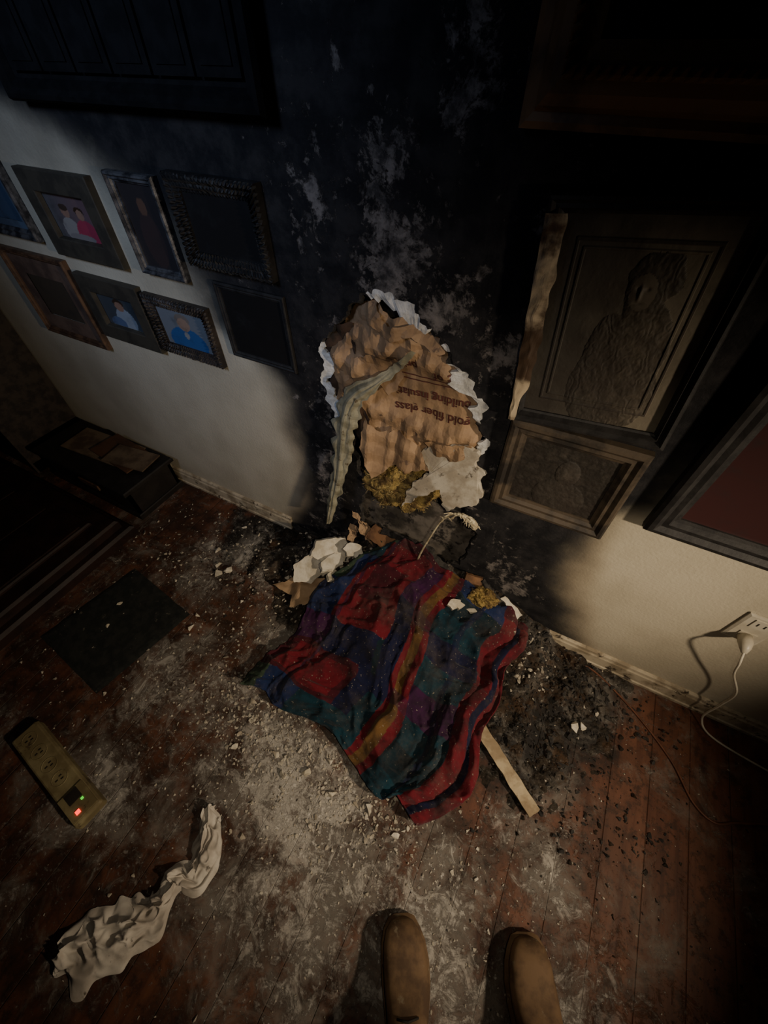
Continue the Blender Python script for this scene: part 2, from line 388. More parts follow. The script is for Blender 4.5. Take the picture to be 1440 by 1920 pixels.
picture('ornate_black_frame',-1.01,-.735,1.115,1.31,.034,.028,'black',dk,0,orn=1,artn=8)
picture('brown_mounted_picture_frame',-2.01,-1.64,.72,1.03,.022,.022,'brown',lambda u,w:(.07,.055,.04),0,mat=MATB,matw=.06,artn=8)
picture('family_photo_frame',-1.605,-1.305,.79,1.005,.055,.022,'olive',famF,0,prof=FLATP)
picture('portrait_photo_frame',-1.29,-1.02,.808,.995,.034,.024,'dark',famG,0,orn=1)
picture('silver_picture_frame',-2.02,-1.70,1.075,1.40,.03,.024,'silver',lambda u,w:(.05,.08,.14),0,mat=simple('mount_blue',(.10,.14,.2),(.06,.08,.12),10,.7,.1),matw=.02,artn=8)
picture('blackened_picture_frame',-.965,-.725,.865,1.08,.018,.010,'black',dk,0,artn=8)
g=picture('large_black_shuttered_frame',-1.43,-.665,1.41,2.1,.045,.045,'shutter',lambda u,w:(.006,.006,.006),0,artn=4)
gg=MB()
for i in range(6):
    x=-1.38+i*.113
    gg.box(x,x+.106,-.030,-.012,1.46,2.05,0);gg.box(x+.015,x+.091,-.033,-.030,1.475,2.04,0)
gg.obj('slats',[FM['shutter']],parent=g)
picture('large_ornate_frame',-.20,.85,1.42,2.2,.085,.07,'gilt',lambda u,w:(.02,.017,.015),0,orn=2,artn=6,prof=[(0,0),(0,.35),(.1,.42),(.22,.4),(.3,.62),(.45,.8),(.6,.85),(.66,1.0),(.75,.98),(.8,.7),(.92,.6),(1.,.55),(1.,.1)])
def fig(u,w):
    u+=.03*fbm(u,w,3,3,9);w+=.03*fbm(u,w,6,3,9)
    e=0
    for cx,cy,rx,ry,k in((.60,.72,.13,.13,1.),(.62,.76,.15,.11,.8),(.58,.62,.09,.10,.75),(.64,.42,.21,.26,.8),(.58,.2,.30,.28,.7),(.46,.40,.12,.20,.6),(.5,.50,.08,.08,.8)):
        q=((u-cx)/rx)**2+((w-cy)/ry)**2
        if q<1: e=max(e,k*math.sqrt(1-q))
    return e
def isface(u,w): return ((u-.575)/.075)**2+((w-.705)/.08)**2<1
def relP(u,w):
    e=fig(u,w);r=.0040*e
    if e>0 and not isface(u,w): r+=.0003*math.sin(60*u+24*fbm(u,w,1,4,7)+14*w)+.0016*fbm(u,w,1,4,12)
    elif e==0: r+=.0012*fbm(u,w,3,5,12)
    if isface(u,w):
        r+=.003*math.exp(-((u-.56)/.011)**2-((w-.70)/.03)**2)
        for ex in(.54,.595): r-=.002*math.exp(-((u-ex)/.014)**2-((w-.722)/.010)**2)
        r-=.0015*math.exp(-((u-.565)/.025)**2-((w-.658)/.006)**2)
    d=min(u*.8,(1-u)*.8,w,1-w)
    if .085<d<.10 or .125<d<.135: r+=.0020
    return max(r,0)
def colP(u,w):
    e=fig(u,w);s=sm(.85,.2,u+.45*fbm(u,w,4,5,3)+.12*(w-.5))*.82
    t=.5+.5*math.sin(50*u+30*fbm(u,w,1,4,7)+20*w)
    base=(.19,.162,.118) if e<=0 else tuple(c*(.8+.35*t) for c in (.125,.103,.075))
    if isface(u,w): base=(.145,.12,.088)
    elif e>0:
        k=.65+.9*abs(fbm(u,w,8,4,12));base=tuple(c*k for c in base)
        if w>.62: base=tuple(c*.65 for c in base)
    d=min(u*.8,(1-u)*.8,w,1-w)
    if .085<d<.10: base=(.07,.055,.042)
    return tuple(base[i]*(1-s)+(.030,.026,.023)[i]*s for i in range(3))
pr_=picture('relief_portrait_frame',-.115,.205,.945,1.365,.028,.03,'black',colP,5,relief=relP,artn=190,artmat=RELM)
g=MB()
def st(u,w):
    lx=-.158+.034*u*(1-.6*sm(.35,.0,w))+.008*noise.noise(Vector((u*2,w*11,0)))*(u+.3);lz=-.205+.39*w
    c_,s_=math.cos(math.radians(-5)),math.sin(math.radians(-5))
    return (.045+lx*c_+lz*s_,-.0335-.0025*math.sin(u*math.pi)-.002*noise.noise(Vector((u*3,w*22,4))),1.155-lx*s_+lz*c_)
g.grid(10,70,st,0)
STRM=simple('scorched_cream_veneer',(.50,.40,.27),(.07,.042,.025),7,.6,.5,.003,lo=.45,hi=.58,detail=9)
g.obj('veneer_strip',[STRM],parent=pr_)
def fig2(u,w):
    e=0
    for cx,cy,rx,ry,k in((.55,.62,.13,.2,1.),(.55,.2,.3,.3,.8)):
        q=((u-cx)/rx)**2+((w-cy)/ry)**2
        if q<1:e=max(e,k*math.sqrt(1-q))
    return e
picture('small_relief_portrait_frame',-.085,.22,.645,.935,.045,.026,'tan',lambda u,w:tuple(c*(.35+.9*abs(fbm(u,w,3,4,8))+.4*fig2(u,w)) for c in(.06,.05,.04)),1,relief=lambda u,w:.004*fig2(u,w)+.003*abs(fbm(u,w,1,5,9)),artn=110,artmat=RELM)
picture('maroon_picture_frame',.285,.80,.74,1.32,.055,.035,'black',lambda u,w:(.055,.022,.022),0,artn=8)
# ---------------------------------------------------------------- KRAFT PAPER + INSULATION
INSU=empty('exposed_wall_insulation')
KR=simple('kraft_paper',(.37,.235,.13),(.22,.135,.072),9,.65,.6,.004,dirt=(.10,.06,.038),dirtlo=.58,spec=.5,detail=10,bscale=14)
KRD=simple('kraft_paper_burnt',(.07,.04,.025),(.02,.015,.01),14,.85,.5)
def fold(x,z,a,k,s):
    t=(x*math.cos(a)+z*math.sin(a))*k+s+.7*noise.noise(Vector((x*3,z*3,s)));return abs((t%1.0)-.5)*2
def py(x,z):
    m=sm(.0,.05,hd(x,z))*(1 if inpoly(x,z,HOLE) else 0)
    tx=sm(.11,.05,abs(z-.90))*sm(.20,.13,abs(x+.29))   # flatter where the print is
    c=.016*fold(x,z,.5,4.3,.1)*(1-.4*tx)+.013*fold(x,z,2.1,5.7,.4)*(1-.6*tx)+.011*fold(x,z,1.2,11.,.2)*(1-.75*tx)+.009*fold(x,z,2.7,17.,.7)*(1-.85*tx)+.004*fold(x,z,.2,31,.3)*(1-.6*tx)
    return .028-m*(c+.002)
def sheet(g,poly,yf,mi=0,step=.008,c=None,am=.006):
    P=jag([Vector(p) for p in poly],.010,am,3)
    xs=[p.x for p in P];zs=[p.y for p in P];pp=list(P);ed=[(i,(i+1)%len(P)) for i in range(len(P))]
    x=min(xs)
    while x<max(xs):
        z=min(zs)
        while z<max(zs):
            if inpoly(x,z,P) and min((x-q.x)**2+(z-q.y)**2 for q in P)>(step*.4)**2: pp.append(Vector((x+random.uniform(-.002,.002),z+random.uniform(-.002,.002))))
            z+=step
        x+=step
    rv,re,rf,_,_,_=geometry.delaunay_2d_cdt(pp,ed,[],0,1e-6)
    f=[t for t in rf if inpoly(sum(rv[i].x for i in t)/3,sum(rv[i].y for i in t)/3,P)]
    g.add([(p.x,yf(p.x,p.y),p.y) for p in rv],[tuple(t) for t in f],mi,c)
g=MB()
main=[(-.55,1.07),(-.51,1.10),(-.47,1.115),(-.42,1.09),(-.38,1.095),(-.31,1.06),(-.25,1.0),(-.22,.95),(-.18,.92),(-.155,.85),(-.15,.76),(-.25,.74),(-.30,.70),(-.36,.70),(-.41,.68),(-.47,.66),(-.49,.70),(-.55,.74),(-.595,.80),(-.61,.90),(-.59,1.0)]
sheet(g,main,py,0)
sheet(g,[(-.53,.965),(-.46,.995),(-.40,.98),(-.385,.95),(-.395,.905),(-.42,.885),(-.455,.91),(-.47,.875),(-.52,.90)],lambda x,z:py(x,z)-.014-.2*max(0,.93-z),0)
sheet(g,[(-.49,.80),(-.44,.765),(-.38,.785),(-.31,.755),(-.27,.70),(-.33,.665),(-.38,.675),(-.42,.63),(-.45,.60),(-.475,.66),(-.50,.70)],lambda x,z:py(x,.8)-.008-(.8-z)*.22-.008*fold(x,z,0,9,.2)-.006*fold(x,z,1.3,16,.2),0)
sheet(g,[(-.625,.97),(-.58,1.04),(-.53,1.05),(-.525,.98),(-.545,.88),(-.565,.80),(-.61,.83)],lambda x,z:.014-.03*abs(noise.noise(Vector((x*14,z*14,3)))),1)
sheet(g,[(-.50,1.10),(-.46,1.06),(-.41,1.04),(-.36,1.06),(-.31,1.03),(-.28,1.03),(-.30,1.08),(-.36,1.085),(-.42,1.075),(-.46,1.12)],lambda x,z:py(x,z)-.012,0)
sheet(g,[(-.56,.86),(-.50,.84),(-.47,.80),(-.48,.74),(-.51,.71),(-.55,.75)],lambda x,z:py(x,z)-.010-.1*max(0,.85-z),1)
sheet(g,[(-.30,.78),(-.22,.79),(-.17,.81),(-.16,.77),(-.22,.735),(-.28,.74)],lambda x,z:py(x,z)-.008-.12*max(0,.80-z),0)
kp=g.obj('kraft_facing',[KR,KRD],smooth=False,parent=INSU)
INK=simple('printed_ink',(.10,.028,.02),(.07,.02,.015),40,.8,.05)
def letter(txt,x,z,size,rot):
    c=bpy.data.curves.new('t','FONT');c.body=txt;c.size=size;c.align_x='LEFT';c.offset=.0007
    ob=bpy.data.objects.new('t',c);COL.objects.link(ob)
    dg=bpy.context.evaluated_depsgraph_get();me=bpy.data.meshes.new_from_object(ob.evaluated_get(dg));bpy.data.objects.remove(ob)
    bm=bmesh.new();bm.from_mesh(me);bmesh.ops.triangulate(bm,faces=bm.faces)
    for _ in range(2): bmesh.ops.subdivide_edges(bm,edges=[e for e in bm.edges if e.calc_length()>.007],cuts=1);bmesh.ops.triangulate(bm,faces=bm.faces)
    ca,sa=math.cos(rot),math.sin(rot)
    for v_ in bm.verts:
        X=x+v_.co.x*ca-v_.co.y*sa;Z=z+v_.co.x*sa+v_.co.y*ca
        v_.co=Vector((X,py(X,Z)-.0022,Z))
    bm.to_mesh(me);bm.free();me.materials.append(INK)
    o=bpy.data.objects.new('print_'+txt.split()[0],me);COL.objects.link(o);o.parent=INSU
r=math.radians(180+4)
letter('gold fiber glass',-.190,.872,.037,r)
letter('building insulation',-.198,.920,.034,r)
letter('ct of',-.235,.985,.036,r)
letter('ori',-.345,.995,.034,r)
g=MB()
for k in(0,1):
    g.grid(60,1,lambda u,w:(lambda X,Z:(X,py(X,Z)-.0022,Z))(-.40+.17*u,.934+.012*k+.003*w+.015*u),0)
g.obj('print_rules',[INK],parent=INSU)
PAL=simple('torn_paper_backing',(.30,.28,.20),(.17,.155,.10),20,.8,.4,.003,dirt=(.10,.075,.045),dirtlo=.58)
path=spline([(-.35,-.012,1.03),(-.39,-.022,.98),(-.44,-.03,.93),(-.51,-.035,.87),(-.545,-.04,.77),(-.565,-.045,.65),(-.59,-.055,.52),(-.615,-.07,.40),(-.635,-.08,.30)],8)
wid=[.006,.011,.012,.032,.037,.034,.026,.018,.010]
g=MB();n=len(path)
def strp(u,w):
    i=u*(n-1);k=int(min(i,n-2));p=path[k].lerp(path[k+1],i-k);t=(path[k+1]-path[k]).normalized()
    q=u*(len(wid)-1);kk=int(min(q,len(wid)-2));ww=wid[kk]+(wid[kk+1]-wid[kk])*(q-kk)
    side=Vector((t.z,0,-t.x)).normalized()
    s=(w-.5)*2*ww*(1+.6*noise.noise(Vector((u*26,w*2,1))))
    r_=p+side*s+Vector((0,-.010*math.cos((w-.5)*4)-.006*abs(math.sin(w*9+u*6)),0))
    k2=sm(.90,.96,r_.z)
    if k2>0: r_.y=r_.y*(1-k2)+(py(r_.x,r_.z)-.016)*k2
    return r_
g.grid(110,12,strp,0)
g.obj('torn_backing_strip',[PAL],smooth=False,parent=INSU)
INS=simple('glass_fibre',(.36,.25,.08),(.10,.06,.022),30,.9,1.,.012,dirt=(.50,.42,.22),dirtlo=.62,detail=9)
INS2=simple('glass_fibre_strands',(.5,.4,.18),(.3,.2,.08),30,.8,.1)
def fluff(name,c,rx,ry,rz,ns=240,ls=.03,seed=0,parent=None):
    g=MB()
    def f(u,w):
        a=u*2*math.pi;b_=(w-.5)*math.pi
        d=Vector((math.cos(a)*math.cos(b_),math.sin(a)*math.cos(b_),math.sin(b_)))
        k=1+.55*fbm(d.x,d.y,d.z+seed,6,2.6)
        return Vector(c)+Vector((d.x*rx,d.y*ry,d.z*rz))*k
    g.grid(96,54,f,0)
    for i in range(ns):
        p=f(random.random(),random.uniform(.15,.85));d=(p-Vector(c)).normalized();d=Vector((d.x,-abs(d.y),d.z))
        q=p+d*random.uniform(.2,1)*ls*.6+Vector([random.uniform(-1,1) for _ in range(3)])*ls*.5
        mid=(p+q)/2+Vector([random.uniform(-1,1) for _ in range(3)])*ls*.3
        g.tube([p,mid,q],random.uniform(.0003,.0008),3,1,cap=False)
    return g.obj(name,[INS,INS2],smooth=False,parent=parent)
fluff('glass_fibre_batt',(-.395,.035,.525),.125,.055,.12,520,.022,1,INSU)
g=MB();P=jag([(-.31,.735),(-.245,.775),(-.19,.80),(-.145,.785),(-.15,.75),(-.115,.725),(-.13,.69),(-.105,.645),(-.125,.60),(-.17,.585),(-.20,.55),(-.235,.625),(-.29,.57),(-.35,.50),(-.335,.57),(-.315,.62),(-.275,.665)],.008,.010,5)
nP=len(P)
yf=lambda p:-.010-.14*max(0,.72-p.y)
v3=[(p.x,yf(p),p.y) for p in P]+[(p.x+.003,yf(p)+.012,p.y) for p in P]
g.add(v3,[tuple(range(nP))[::-1],tuple(range(nP,2*nP))]+[(i,(i+1)%nP,nP+(i+1)%nP,nP+i) for i in range(nP)],0)
GYPD=simple('gypsum_dusty',(.52,.47,.38),(.33,.28,.21),14,.9,.6,.004,dirt=(.10,.08,.06),dirtlo=.60,detail=9)
g.obj('broken_plasterboard_piece',[GYPD],parent=INSU)
# ---------------------------------------------------------------- DEBRIS PILE
DEB=empty('fire_debris_pile')
g=MB()
path2=spline([(-.27,-.06,.22),(-.252,-.07,.33),(-.222,-.08,.46),(-.192,-.09,.57),(-.16,-.095,.622),(-.125,-.095,.628),(-.10,-.09,.61),(-.095,-.085,.59)],8)
n2_=len(path2)
g.tube(path2,[.0035+.007*sm(.5,.9,i/n2_)+.0022*noise.noise(Vector((i*.9,0,0))) for i in range(n2_)],6,0)
for k in range(40):
    i=random.randrange(int(n2_*.45),n2_);p=path2[i];q=p+Vector((random.uniform(-1,1)*.022,random.uniform(-1,.3)*.015,random.uniform(-1.2,.6)*.022));g.tube([p,(p+q)/2+Vector((0,0,.004)),q],[.003,.002,.001],4,0)
g.obj('curled_corner_bead',[simple('bead_plaster',(.55,.48,.33),(.36,.29,.18),40,.8,.6)],parent=DEB)
m,nt,b=newmat('charred_rubble');v=objvec(nt)
c0=mixc(nt,mrange(nt,noi(nt,26,9,.7,v),.4,.6),(.012,.011,.010),(.05,.038,.028))
c0=mixc(nt,math_(nt,'MULTIPLY',mrange(nt,noi(nt,9,8,.7,v),.5,.65),.6),c0,(.10,.055,.03))
c0,_a,_b,_c=ashmix(nt,v,c0,math_(nt,'ADD',.50,0.0))
L(nt,c0,b.inputs['Base Color']);b.inputs['Roughness'].default_value=.95;b.inputs['Specular IOR Level'].default_value=.15
bump(nt,b,noi(nt,60,9,.75,v),1.,.01);RUB=m
def rubz(x,y): return -.010+pile(x,y)+chard(x,y)*(.014+.06*max(-.1,fbm(x,y,2,5,14)))
g=MB()
def rub(u,w):
    x=-1.05+1.75*u;y=-.66+.658*w
    f=sm(0,.08,u)*sm(1,.92,u)*sm(0,.12,w)
    return (x,y,-.010+pile(x,y)+(rubz(x,y)+.010-pile(x,y))*f)
g.grid(300,120,rub,0)
g.obj('rubble_heap',[RUB],smooth=False,parent=DEB)
def surf(x,y): return max(0,rubz(x,y))
tmpl=[]
for k in range(14):
    bm=bmesh.new()
    for i in range(11):
        v_=Vector([random.gauss(0,1) for _ in range(3)]).normalized()*random.uniform(.7,1);bm.verts.new((v_.x,v_.y*random.uniform(.6,1),v_.z*.55))
    r_=bmesh.ops.convex_hull(bm,input=bm.verts)
    bmesh.ops.delete(bm,geom=[v_ for v_ in bm.verts if not v_.link_faces],context='VERTS')
    bm.verts.index_update();tmpl.append(([v_.co.copy() for v_ in bm.verts],[tuple(v_.index for v_ in f_.verts) for f_ in bm.faces]));bm.free()
def chunk(g,x,y,z,s,mi=0,flat=1.):
    V,Fc=random.choice(tmpl);Rm=Matrix.Rotation(random.uniform(0,6.3),3,'Z')@Matrix.Rotation(random.uniform(-.4,.4),3,'X')
    g.add([Rm@Vector((q.x*s,q.y*s*.8,q.z*s*flat))+Vector((x,y,z+s*.35*flat)) for q in V],Fc,mi)
PLA=simple('plaster_crumbs',(.50,.45,.36),(.30,.26,.20),60,.9,.5,.003)
def scatter(name,mats,spots,total):
    g=MB();W=sum(s[5] for s in spots)
    for cx,cy,rx,ry,sz,wt in spots:
        for i in range(int(total*wt/W)):
            x=random.gauss(cx,rx);y=random.gauss(cy,ry)
            if y>-.012 or y<-1.9 or x<-2 or x>1.6: continue
            s=sz*random.uniform(.35,1)**2*1.2
            if random.random()<.02:s*=2.0
            chunk(g,x,y,surf(x,y),s,random.randrange(len(mats)),random.uniform(.5,1))
    return g.obj(name,mats,parent=DEB)
scatter('plaster_debris',[PLA,GYPD],[(-.35,-.82,.3,.12,.0060,4.5),(.1,-.85,.25,.15,.0045,2.5),(-.85,-.75,.3,.25,.006,2.5),(-1.05,-.3,.3,.15,.009,2),(-.62,-.12,.1,.08,.014,1.6),(.1,-.12,.14,.06,.011,2.2),(.35,-.4,.25,.2,.004,1.2),(-.3,-1.1,.5,.15,.0038,2),(-1.25,-.7,.15,.15,.010,.5),(-.5,-.75,.15,.06,.009,2),(-.1,-.78,.12,.05,.009,1.6),(-.75,-.45,.12,.15,.008,1)],4600)
scatter('charred_debris',[CH,RUB],[(.42,-.14,.12,.1,.012,3),(.32,-.35,.10,.14,.010,3),(-.2,-.06,.3,.04,.014,2),(-.85,-.1,.15,.07,.010,1.5),(.6,-.45,.2,.15,.006,1),(-.55,-.35,.2,.15,.006,.8),(.15,-.05,.15,.04,.018,2.5),(.15,-.8,.3,.1,.004,.6),(-1,-.35,.25,.15,.006,1),(.62,-.5,.05,.04,.010,.3),(.5,-.55,.05,.04,.010,.2),(-.72,-.06,.12,.03,.016,1.2)],3200)
GYW=simple('plaster_lump_white',(.72,.66,.54),(.50,.44,.33),18,.85,.7,.006)
g=MB()
def slab(g,c,poly,th,rot,mi=0):
    P=jag([Vector(p) for p in poly],.010,.006,c[0]*9);n=len(P)
    E=Matrix.Translation(c)@rot
    vv=[E@Vector((p.x,p.y,-th/2+.002*noise.noise(Vector((p.x*60,p.y*60,1))))) for p in P]+[E@Vector((p.x*.96,p.y*.96,th/2+.003*noise.noise(Vector((p.x*60,p.y*60,5))))) for p in P]
    g.add(vv,[tuple(range(n))[::-1],tuple(range(n,2*n))]+[(i,(i+1)%n,n+(i+1)%n,n+i) for i in range(n)],mi)
def rot(ax,ay,az): return Matrix.Rotation(math.radians(az),4,'Z')@Matrix.Rotation(math.radians(ay),4,'Y')@Matrix.Rotation(math.radians(ax),4,'X')
q1=[(-.085,-.03),(-.05,-.045),(-.03,-.065),(.02,-.05),(.05,-.06),(.095,-.01),(.06,.025),(.05,.05),(.0,.045),(-.06,.035)]
slab(g,(-.68,-.18,.09),[(p[0]*1.15,p[1]*1.05) for p in q1],.020,rot(35,-12,50))
slab(g,(-.625,-.10,.15),[(p[0]*1.1,p[1]*1.0) for p in q1],.016,rot(50,15,40))
slab(g,(-.60,-.15,.13),[(p[0]*.7,p[1]*.55) for p in q1],.018,rot(25,10,70))
slab(g,(-.53,-.08,.18),[(p[0]*.5,p[1]*.55) for p in q1],.016,rot(20,20,10))
slab(g,(-.565,-.19,.11),[(p[0]*.45,p[1]*.45) for p in q1],.014,rot(10,30,70))
slab(g,(-.08,-.13,.205),[(p[0]*.35,p[1]*.35) for p in q1],.014,rot(15,5,20))
for (x,y,s) in((.43,-.27,.026),(.45,-.255,.018),(-1.06,-.36,.03),(-1.03,-.33,.024),(-1.09,-.33,.02),(-1.15,-.27,.022),(-1.13,-.11,.015),(-1.03,-.12,.014),(-.3,-.79,.02),(-.2,-.8,.018),(-.08,-.78,.02),(-.25,-.73,.018),(-1.32,-.66,.015),(-1.28,-.75,.015),(-1.0,-.55,.016),(-.72,-.2,.022),(-.78,-.16,.02),(-.50,-.14,.02),(-.48,-.1,.024),(-.98,-.60,.018),(-.88,-.42,.015),(-.55,-.84,.016),(.02,-.80,.016)):
    chunk(g,x,y,surf(x,y),s)
g.obj('plaster_lumps',[GYW],parent=DEB)
g=MB()
sheet(g,[(-.80,-.31),(-.74,-.24),(-.60,-.20),(-.56,-.26),(-.62,-.33),(-.68,-.36),(-.70,-.31)],lambda x,z:0,0)
g.v=[(x,z,max(.012,pile(x,z))+.022+.02*noise.noise(Vector((x*20,z*20,1)))) for (x,y_,z) in g.v]
g.obj('torn_kraft_scrap',[simple('kraft_scrap',(.40,.27,.16),(.28,.18,.10),14,.8,.4)],parent=DEB)
g=MB()
slab(g,(-.05,-.05,.21),[(-.035,-.06),(.03,-.06),(.035,.05),(-.03,.06)],.012,rot(55,5,20),0)
slab(g,(-.42,-.04,.27),[(-.07,-.03),(.07,-.03),(.06,.03),(-.06,.035)],.006,rot(40,5,-10),0)
slab(g,(-.06,-.08,.17),[(-.08,-.02),(.07,-.02),(.08,.02),(-.06,.015)],.01,rot(20,0,-28),1)
slab(g,(.09,-.06,.13),[(-.07,-.012),(.07,-.015),(.06,.012),(-.06,.015)],.012,rot(0,8,-20),1)
slab(g,(.10,-.03,.17),[(-.05,-.012),(.05,-.015),(.05,.012),(-.04,.015)],.008,rot(30,12,-20),2)
slab(g,(.13,-.04,.12),[(-.09,-.008),(.09,-.01),(.09,.008),(-.09,.01)],.01,rot(10,20,-50),3)
slab(g,(.05,-.04,.20),[(-.09,-.008),(.09,-.01),(.09,.008),(-.09,.01)],.01,rot(10,30,-15),3)
slab(g,(-.33,-.012,.28),[(-.11,-.012),(.11,-.015),(.11,.012),(-.11,.015)],.012,rot(10,6,4),3)
slab(g,(-.20,-.02,.25),[(-.10,-.012),(.09,-.015),(.09,.012),(-.09,.015)],.012,rot(30,24,-10),3)
g.obj('broken_lath_scraps',[simple('scrap_brown',(.22,.11,.05),(.1,.05,.025),15,.8,.4),GYPD,GYW,CH],parent=DEB)
fluff('glass_fibre_tuft',(.0,-.06,.20),.05,.035,.045,120,.015,4,DEB)
g=MB()
for (x,z,a,ln,wd_) in((-.545,.33,-60,.10,.022),(-.50,.30,-75,.11,.018),(-.47,.27,-50,.09,.02),(-.56,.24,-95,.07,.02),(-.44,.22,-30,.08,.016)):
    aa=math.radians(a)
    g.grid(20,8,lambda u,w:(x+math.cos(aa)*ln*u+math.sin(aa)*(w-.5)*wd_*2*(1-.5*u)*(1+.5*noise.noise(Vector((u*8,x*50,1)))),-.012-.03*u+.008*math.sin(u*9+x*40)-.008*abs((w-.5)*2)+.006*noise.noise(Vector((u*9,w*5,x*30))),z+math.sin(aa)*ln*u*.9+.02*(w-.5)),0)
g.obj('torn_paper_curls',[simple('paper_curls',(.36,.24,.14),(.16,.10,.06),20,.8,.4,dirt=(.05,.035,.025),dirtlo=.58)],parent=DEB)
# ---------------------------------------------------------------- PLAID CLOTH
A_=Vector((-.42,-.05));B_=Vector((.18,-.07));C_=Vector((.06,-.755));D_=Vector((-.645,-.68))
top=spline([(*A_,0),(-.30,-.035,0),(-.165,-.045,0),(0,-.05,0),(*B_,0)],10)
bot=spline([(*D_,0),(-.56,-.66,0),(-.48,-.685,0),(-.30,-.66,0),(-.20,-.70,0),(-.07,-.745,0),(-.02,-.72,0),(*C_,0)],10)
lef=spline([(*A_,0),(-.53,-.12,0),(-.60,-.27,0),(-.585,-.43,0),(-.635,-.55,0),(*D_,0)],10)
rig=spline([(*B_,0),(.195,-.13,0),(.155,-.22,0),(.175,-.33,0),(.15,-.45,0),(.175,-.58,0),(.13,-.69,0),(*C_,0)],10)
def ev(c,t):
    i=t*(len(c)-1);k=int(min(i,len(c)-2));return c[k].lerp(c[k+1],i-k)
def ridge(a,w=2.4): return max(0,1-abs(a)*w)
def cloth(u,w):
    p=ev(top,u)*(1-w)+ev(bot,u)*w+ev(lef,w)*(1-u)+ev(rig,w)*u-((top[0]*(1-u)+top[-1]*u)*(1-w)+(bot[0]*(1-u)+bot[-1]*u)*w)
    x,y=p.x,p.y
    x+=.022*fbm(u,w,1,4,5);y+=.022*fbm(u,w,6,4,5)
    n=lambda a,b_,c_:noise.noise(Vector((a,b_,c_)))
    wr=.030*ridge(n(u*4.5+w*2,w*2.5-u,3),2.2)**1.6+.017*ridge(n(u*10-w*4,w*6+u*3,8),2.2)**1.5+.011*ridge(n(u*5,w*14+u*3,12),2.2)**1.5+.0035*ridge(n(u*26,w*22,5),2)
    wr+=.026*sm(.76,.9,u)*abs(math.sin(u*34+w*4+2*n(w*3,0,1)))
    z=max(pile(x,y),0)*1.02+.014+wr+.018*max(0,fbm(u,w,2,3,3))+.055*math.exp(-((u-.25)/.2)**2-((w-.02)/.08)**2)
    return Vector((x,min(y,-.03),z))
RED=(.125,.009,.016);NAV=(.008,.010,.036);TEA=(.006,.032,.048);PUR=(.040,.009,.043);OLV=(.13,.068,.022);GRN=(.035,.058,.036);MAR=(.055,.008,.014);BLU=(.011,.022,.075);DKT=(.006,.018,.026)
def mx(a,b_,t): return tuple(a[i]*(1-t)+b_[i]*t for i in range(3))
def plaid(u,w):
    u+=.012*noise.noise(Vector((u*6,w*6,1)));w+=.012*noise.noise(Vector((u*6,w*6,7)))
    if u>.86:
        c=RED if not(.925<u<.95) else NAV
        if w<.06: c=MAR
    elif .53<u<.63:
        c=OLV if .560<u<.600 else RED
        if .3<w<.36 or .62<w<.68: c=mx(c,PUR,.5)
    elif u>=.63:
        rows=[BLU,DKT,TEA,NAV,TEA,PUR,TEA,DKT,TEA];c=rows[max(0,min(8,int(w*8.99)))]
        if .74<u<.77: c=mx(c,NAV,.7)
    else:
        if w<.07: c=MAR if u>.2 else GRN
        elif w<.50:
            if u<.09: c=GRN if w<.3 else BLU
            elif u<.17: c=BLU if w>.15 else TEA
            elif u<.44: c=RED if not(.2<w<.36 and .25<u<.4) else MAR
            else: c=PUR if w<.3 else NAV
        elif w<.63: c=PUR if u<.2 else(NAV if u<.42 else DKT)
        elif w<.86: c=RED if (u<.36 and .66<w<.84 and u>.07) else(MAR if u<.38 else NAV)
        else: c=GRN if u<.08 else (TEA if u>.3 else BLU)
        if .195<u<.215: c=mx(c,NAV,.6)
        if .44<u<.53 and w>.5: c=TEA if w>.7 else NAV
    return c
g=MB();g.grid(320,320,cloth,0,plaid,flip=True)
m,nt,b=newmat('plaid_cotton')
a=nt.nodes.new('ShaderNodeAttribute');a.attribute_name='Col';v=objvec(nt)
c=mixc(nt,math_(nt,'MULTIPLY',mrange(nt,noi(nt,8,10,.7,v),.42,.66),.7),a.outputs['Color'],(.012,.010,.011))
c=mixc(nt,math_(nt,'MULTIPLY',mrange(nt,noi(nt,6,10,.75,objvec(nt,off=(4,2,0))),.46,.7),.34),c,(.11,.088,.07))
c=mixc(nt,math_(nt,'MULTIPLY',mrange(nt,noi(nt,110,4,.6,v),.64,.70),.7),c,(.3,.26,.2))
L(nt,c,b.inputs['Base Color']);b.inputs['Roughness'].default_value=.9;b.inputs['Specular IOR Level'].default_value=.15
b.inputs['Sheen Weight'].default_value=.08
bump(nt,b,noi(nt,40,8,.6,v),.6,.005)
o=g.obj('plaid_cloth',[m],smooth=True)
s_=o.modifiers.new('thick','SOLIDIFY');s_.thickness=.003;s_.offset=1
# ---------------------------------------------------------------- LATH STICK
g=MB();LW=simple('pale_lath',(.44,.35,.22),(.26,.19,.11),14,.7,.4,.003,dirt=(.12,.08,.04),dirtlo=.6)
a0=Vector((.10,-.39));a1=Vector((.362,-.565));d=(a1-a0);ln=d.length;ang=math.atan2(d.y,d.x)
T=Matrix.Translation((a0.x,a0.y,.016))@Matrix.Rotation(ang,4,'Z')
g.grid(30,4,lambda u,w:T@Vector((ln*u+.012*(u>.98)*noise.noise(Vector((w*9,1,1))),(w-.5)*.040+.004*noise.noise(Vector((u*9,w,1))),.012+.002*noise.noise(Vector((u*20,w*3,1))))),0)
g.box(0,ln,-.017,.017,-.003,.0115,0,None,T)
g.obj('wooden_lath',[LW])
